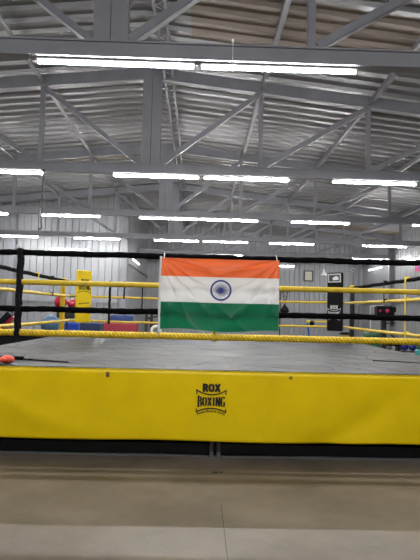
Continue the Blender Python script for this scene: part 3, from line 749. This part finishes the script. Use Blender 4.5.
for i, (m, lab) in enumerate((('black', 'lowest black tyre of the stack right of the ring'), ('greenplastic', 'second lowest tyre, green, of the stack right of the ring'),
                              ('black', 'middle black tyre of the stack right of the ring'), ('greenplastic', 'green tyre two below the topmost of the stack right of the ring'), ('black', 'black tyre directly under the topmost of the stack right of the ring'), ('greenplastic', 'topmost green tyre of the stack right of the ring'))):
    mb = MB(); z = .09+.182*i; dx = .02*math.sin(i*2.1); mb.lathe((5.62+dx, 16.8, z), [(.19, -.085), (.31, -.09), (.345, -.05), (.345, .05), (.31, .09), (.19, .085), (.19, -.085)], 28)
    simple(mb, 'tyre', M[m], lab, 'tyre', 'tyres stacked right of the ring')
t = thing('bench', 'black bench with coloured kettlebells between the tyres and the rack', 'bench', (6.15, 17.2, 0))
mb = MB(); mb.box((6.25, 17.2, .70), (.62, .34, .08), .02); mb.build('seat', M['black'], t)
for x in (6.02, 6.48): mb = MB(); mb.box((x, 17.2, .33), (.06, .28, .66), .01); mb.build('leg', M['blackmetal'], t)
for x, m, lab in ((6.05, 'greenplastic', 'green kettlebell on the low black bench, nearest the tyres'), (6.25, 'greyrubber', 'grey kettlebell in the middle of the low black bench'), (6.45, 'bluedark', 'blue kettlebell on the low black bench, nearest the rack')):
    t = thing('kettlebell', lab, 'kettlebell', (x, 17.2, .74), 'kettlebells on the low bench')
    mb = MB(); mb.lathe((x, 17.2, .74), [(.05, 0), (.08, .03), (.092, .08), (.08, .13), (.045, .165), (0, .17)], 18); mb.build('bell', M[m], t)
    mb = MB(); mb.tube([(x+.06*math.cos(a_), 17.2, .89+.085*math.sin(a_)) for a_ in [PI*i/10 for i in range(11)]], .015, 8); mb.build('handle', M[m], t)
# walls
d = thing('door_1', 'pale door in a white frame on the right wall behind the machine', 'door', (XR-.1, 35, 0)); d['kind'] = 'structure'
mb = MB(); mb.box((XR-.1, 35, 1.1), (.06, 2.2, 2.2)); mb.build('door_leaf', M['doorgrey'], d)
mb = MB(); mb.box((XR-.12, 33.85, 1.13), (.1, .12, 2.26)); mb.box((XR-.12, 36.15, 1.13), (.1, .12, 2.26)); mb.box((XR-.12, 35, 2.25), (.1, 2.42, .12)); mb.build('door_frame', M['white'], d)
t = thing('picture_frame', 'small framed certificate on the back wall right of the flag', 'picture', (7.93, YB-.08, 4.0))
mb = MB()
for a, b in (((7.6, 4.0), (8.26, 4.0)), ((7.6, 4.72), (8.26, 4.72)), ((7.63, 4.0), (7.63, 4.72)), ((8.23, 4.0), (8.23, 4.72))): mb.bar((a[0], YB-.09, a[1]), (b[0], YB-.09, b[1]), .09, .09, (0, 1, 0))
mb.build('frame', M['frame'], t)
mb = MB(); mb.box((7.93, YB-.075, 4.36), (.6, .03, .68)); mb.build('certificate', M['paper'], t)
t = thing('hanging_lamp', 'small white cone hanging from the farthest truss above the black pad', 'hanging lamp', (7.55, 32.2, 4.1))
mb = MB(); mb.tube([(7.6, 32.2, 4.35), (7.6, 32.2, CB)], .015, 6); mb.build('cord', M['housing'], t)
mb = MB(); mb.lathe((7.6, 32.2, 3.98), [(.2, 0), (.19, .05), (.08, .2), (.05, .36), (0, .38)], 18); mb.build('shade', M['white'], t)
t = thing('security_camera', 'white security camera on the back wall by the right corner', 'security camera', (11.0, YB-.1, 4.9))
mb = MB(); mb.box((11.15, YB-.12, 4.95), (.12, .14, .12), .02); mb.build('mount', M['white'], t)
mb = MB(); mb.tube([(11.15, YB-.15, 4.92), (11.05, YB-.5, 4.86)], .11, 14); mb.build('body', M['white'], t)
mb = MB(); mb.tube([(11.05, YB-.5, 4.86), (11.045, YB-.52, 4.857)], .07, 12); mb.build('lens', M['black'], t)
t = thing('wall_poster', 'small pink and blue poster on the right wall at the picture edge', 'poster', (XR-.06, 28.6, 4.05))
mb = MB(); mb.box((XR-.055, 28.35, 4.24), (.015, 1.1, .36)); mb.build('sheet', M['poster'], t)
mb = MB(); mb.box((XR-.066, 28.15, 4.27), (.012, .35, .18)); mb.build('printed_panel', M['posterblue'], t)
# cables from the roof
mb = MB(); mb.tube([(-4.0, 13.4, CB), (-4.0, 13.4, 3.75), (-3.985, 13.4, 3.66), (-4.0, 13.4, 3.58), (-4.04, 13.4, 3.57), (-4.06, 13.4, 3.61)], .018, 6)
mb.box((-4.0, 13.41, CB-.01), (.08, .05, .06))
simple(mb, 'hanging_hook', M['blackmetal'], 'black cord with a hook hanging from the second roof truss at left', 'hook')
mb = MB(); mb.tube([(.39, 7.17, 5.33), (.39, 7.16, 4.93)], .006, 6); mb.box((.39, 7.17, 5.36), (.03, .03, .06))
simple(mb, 'hanging_wire', M['housing'], 'thin pale wire hanging from the nearest roof truss between two tube lights', 'wire')
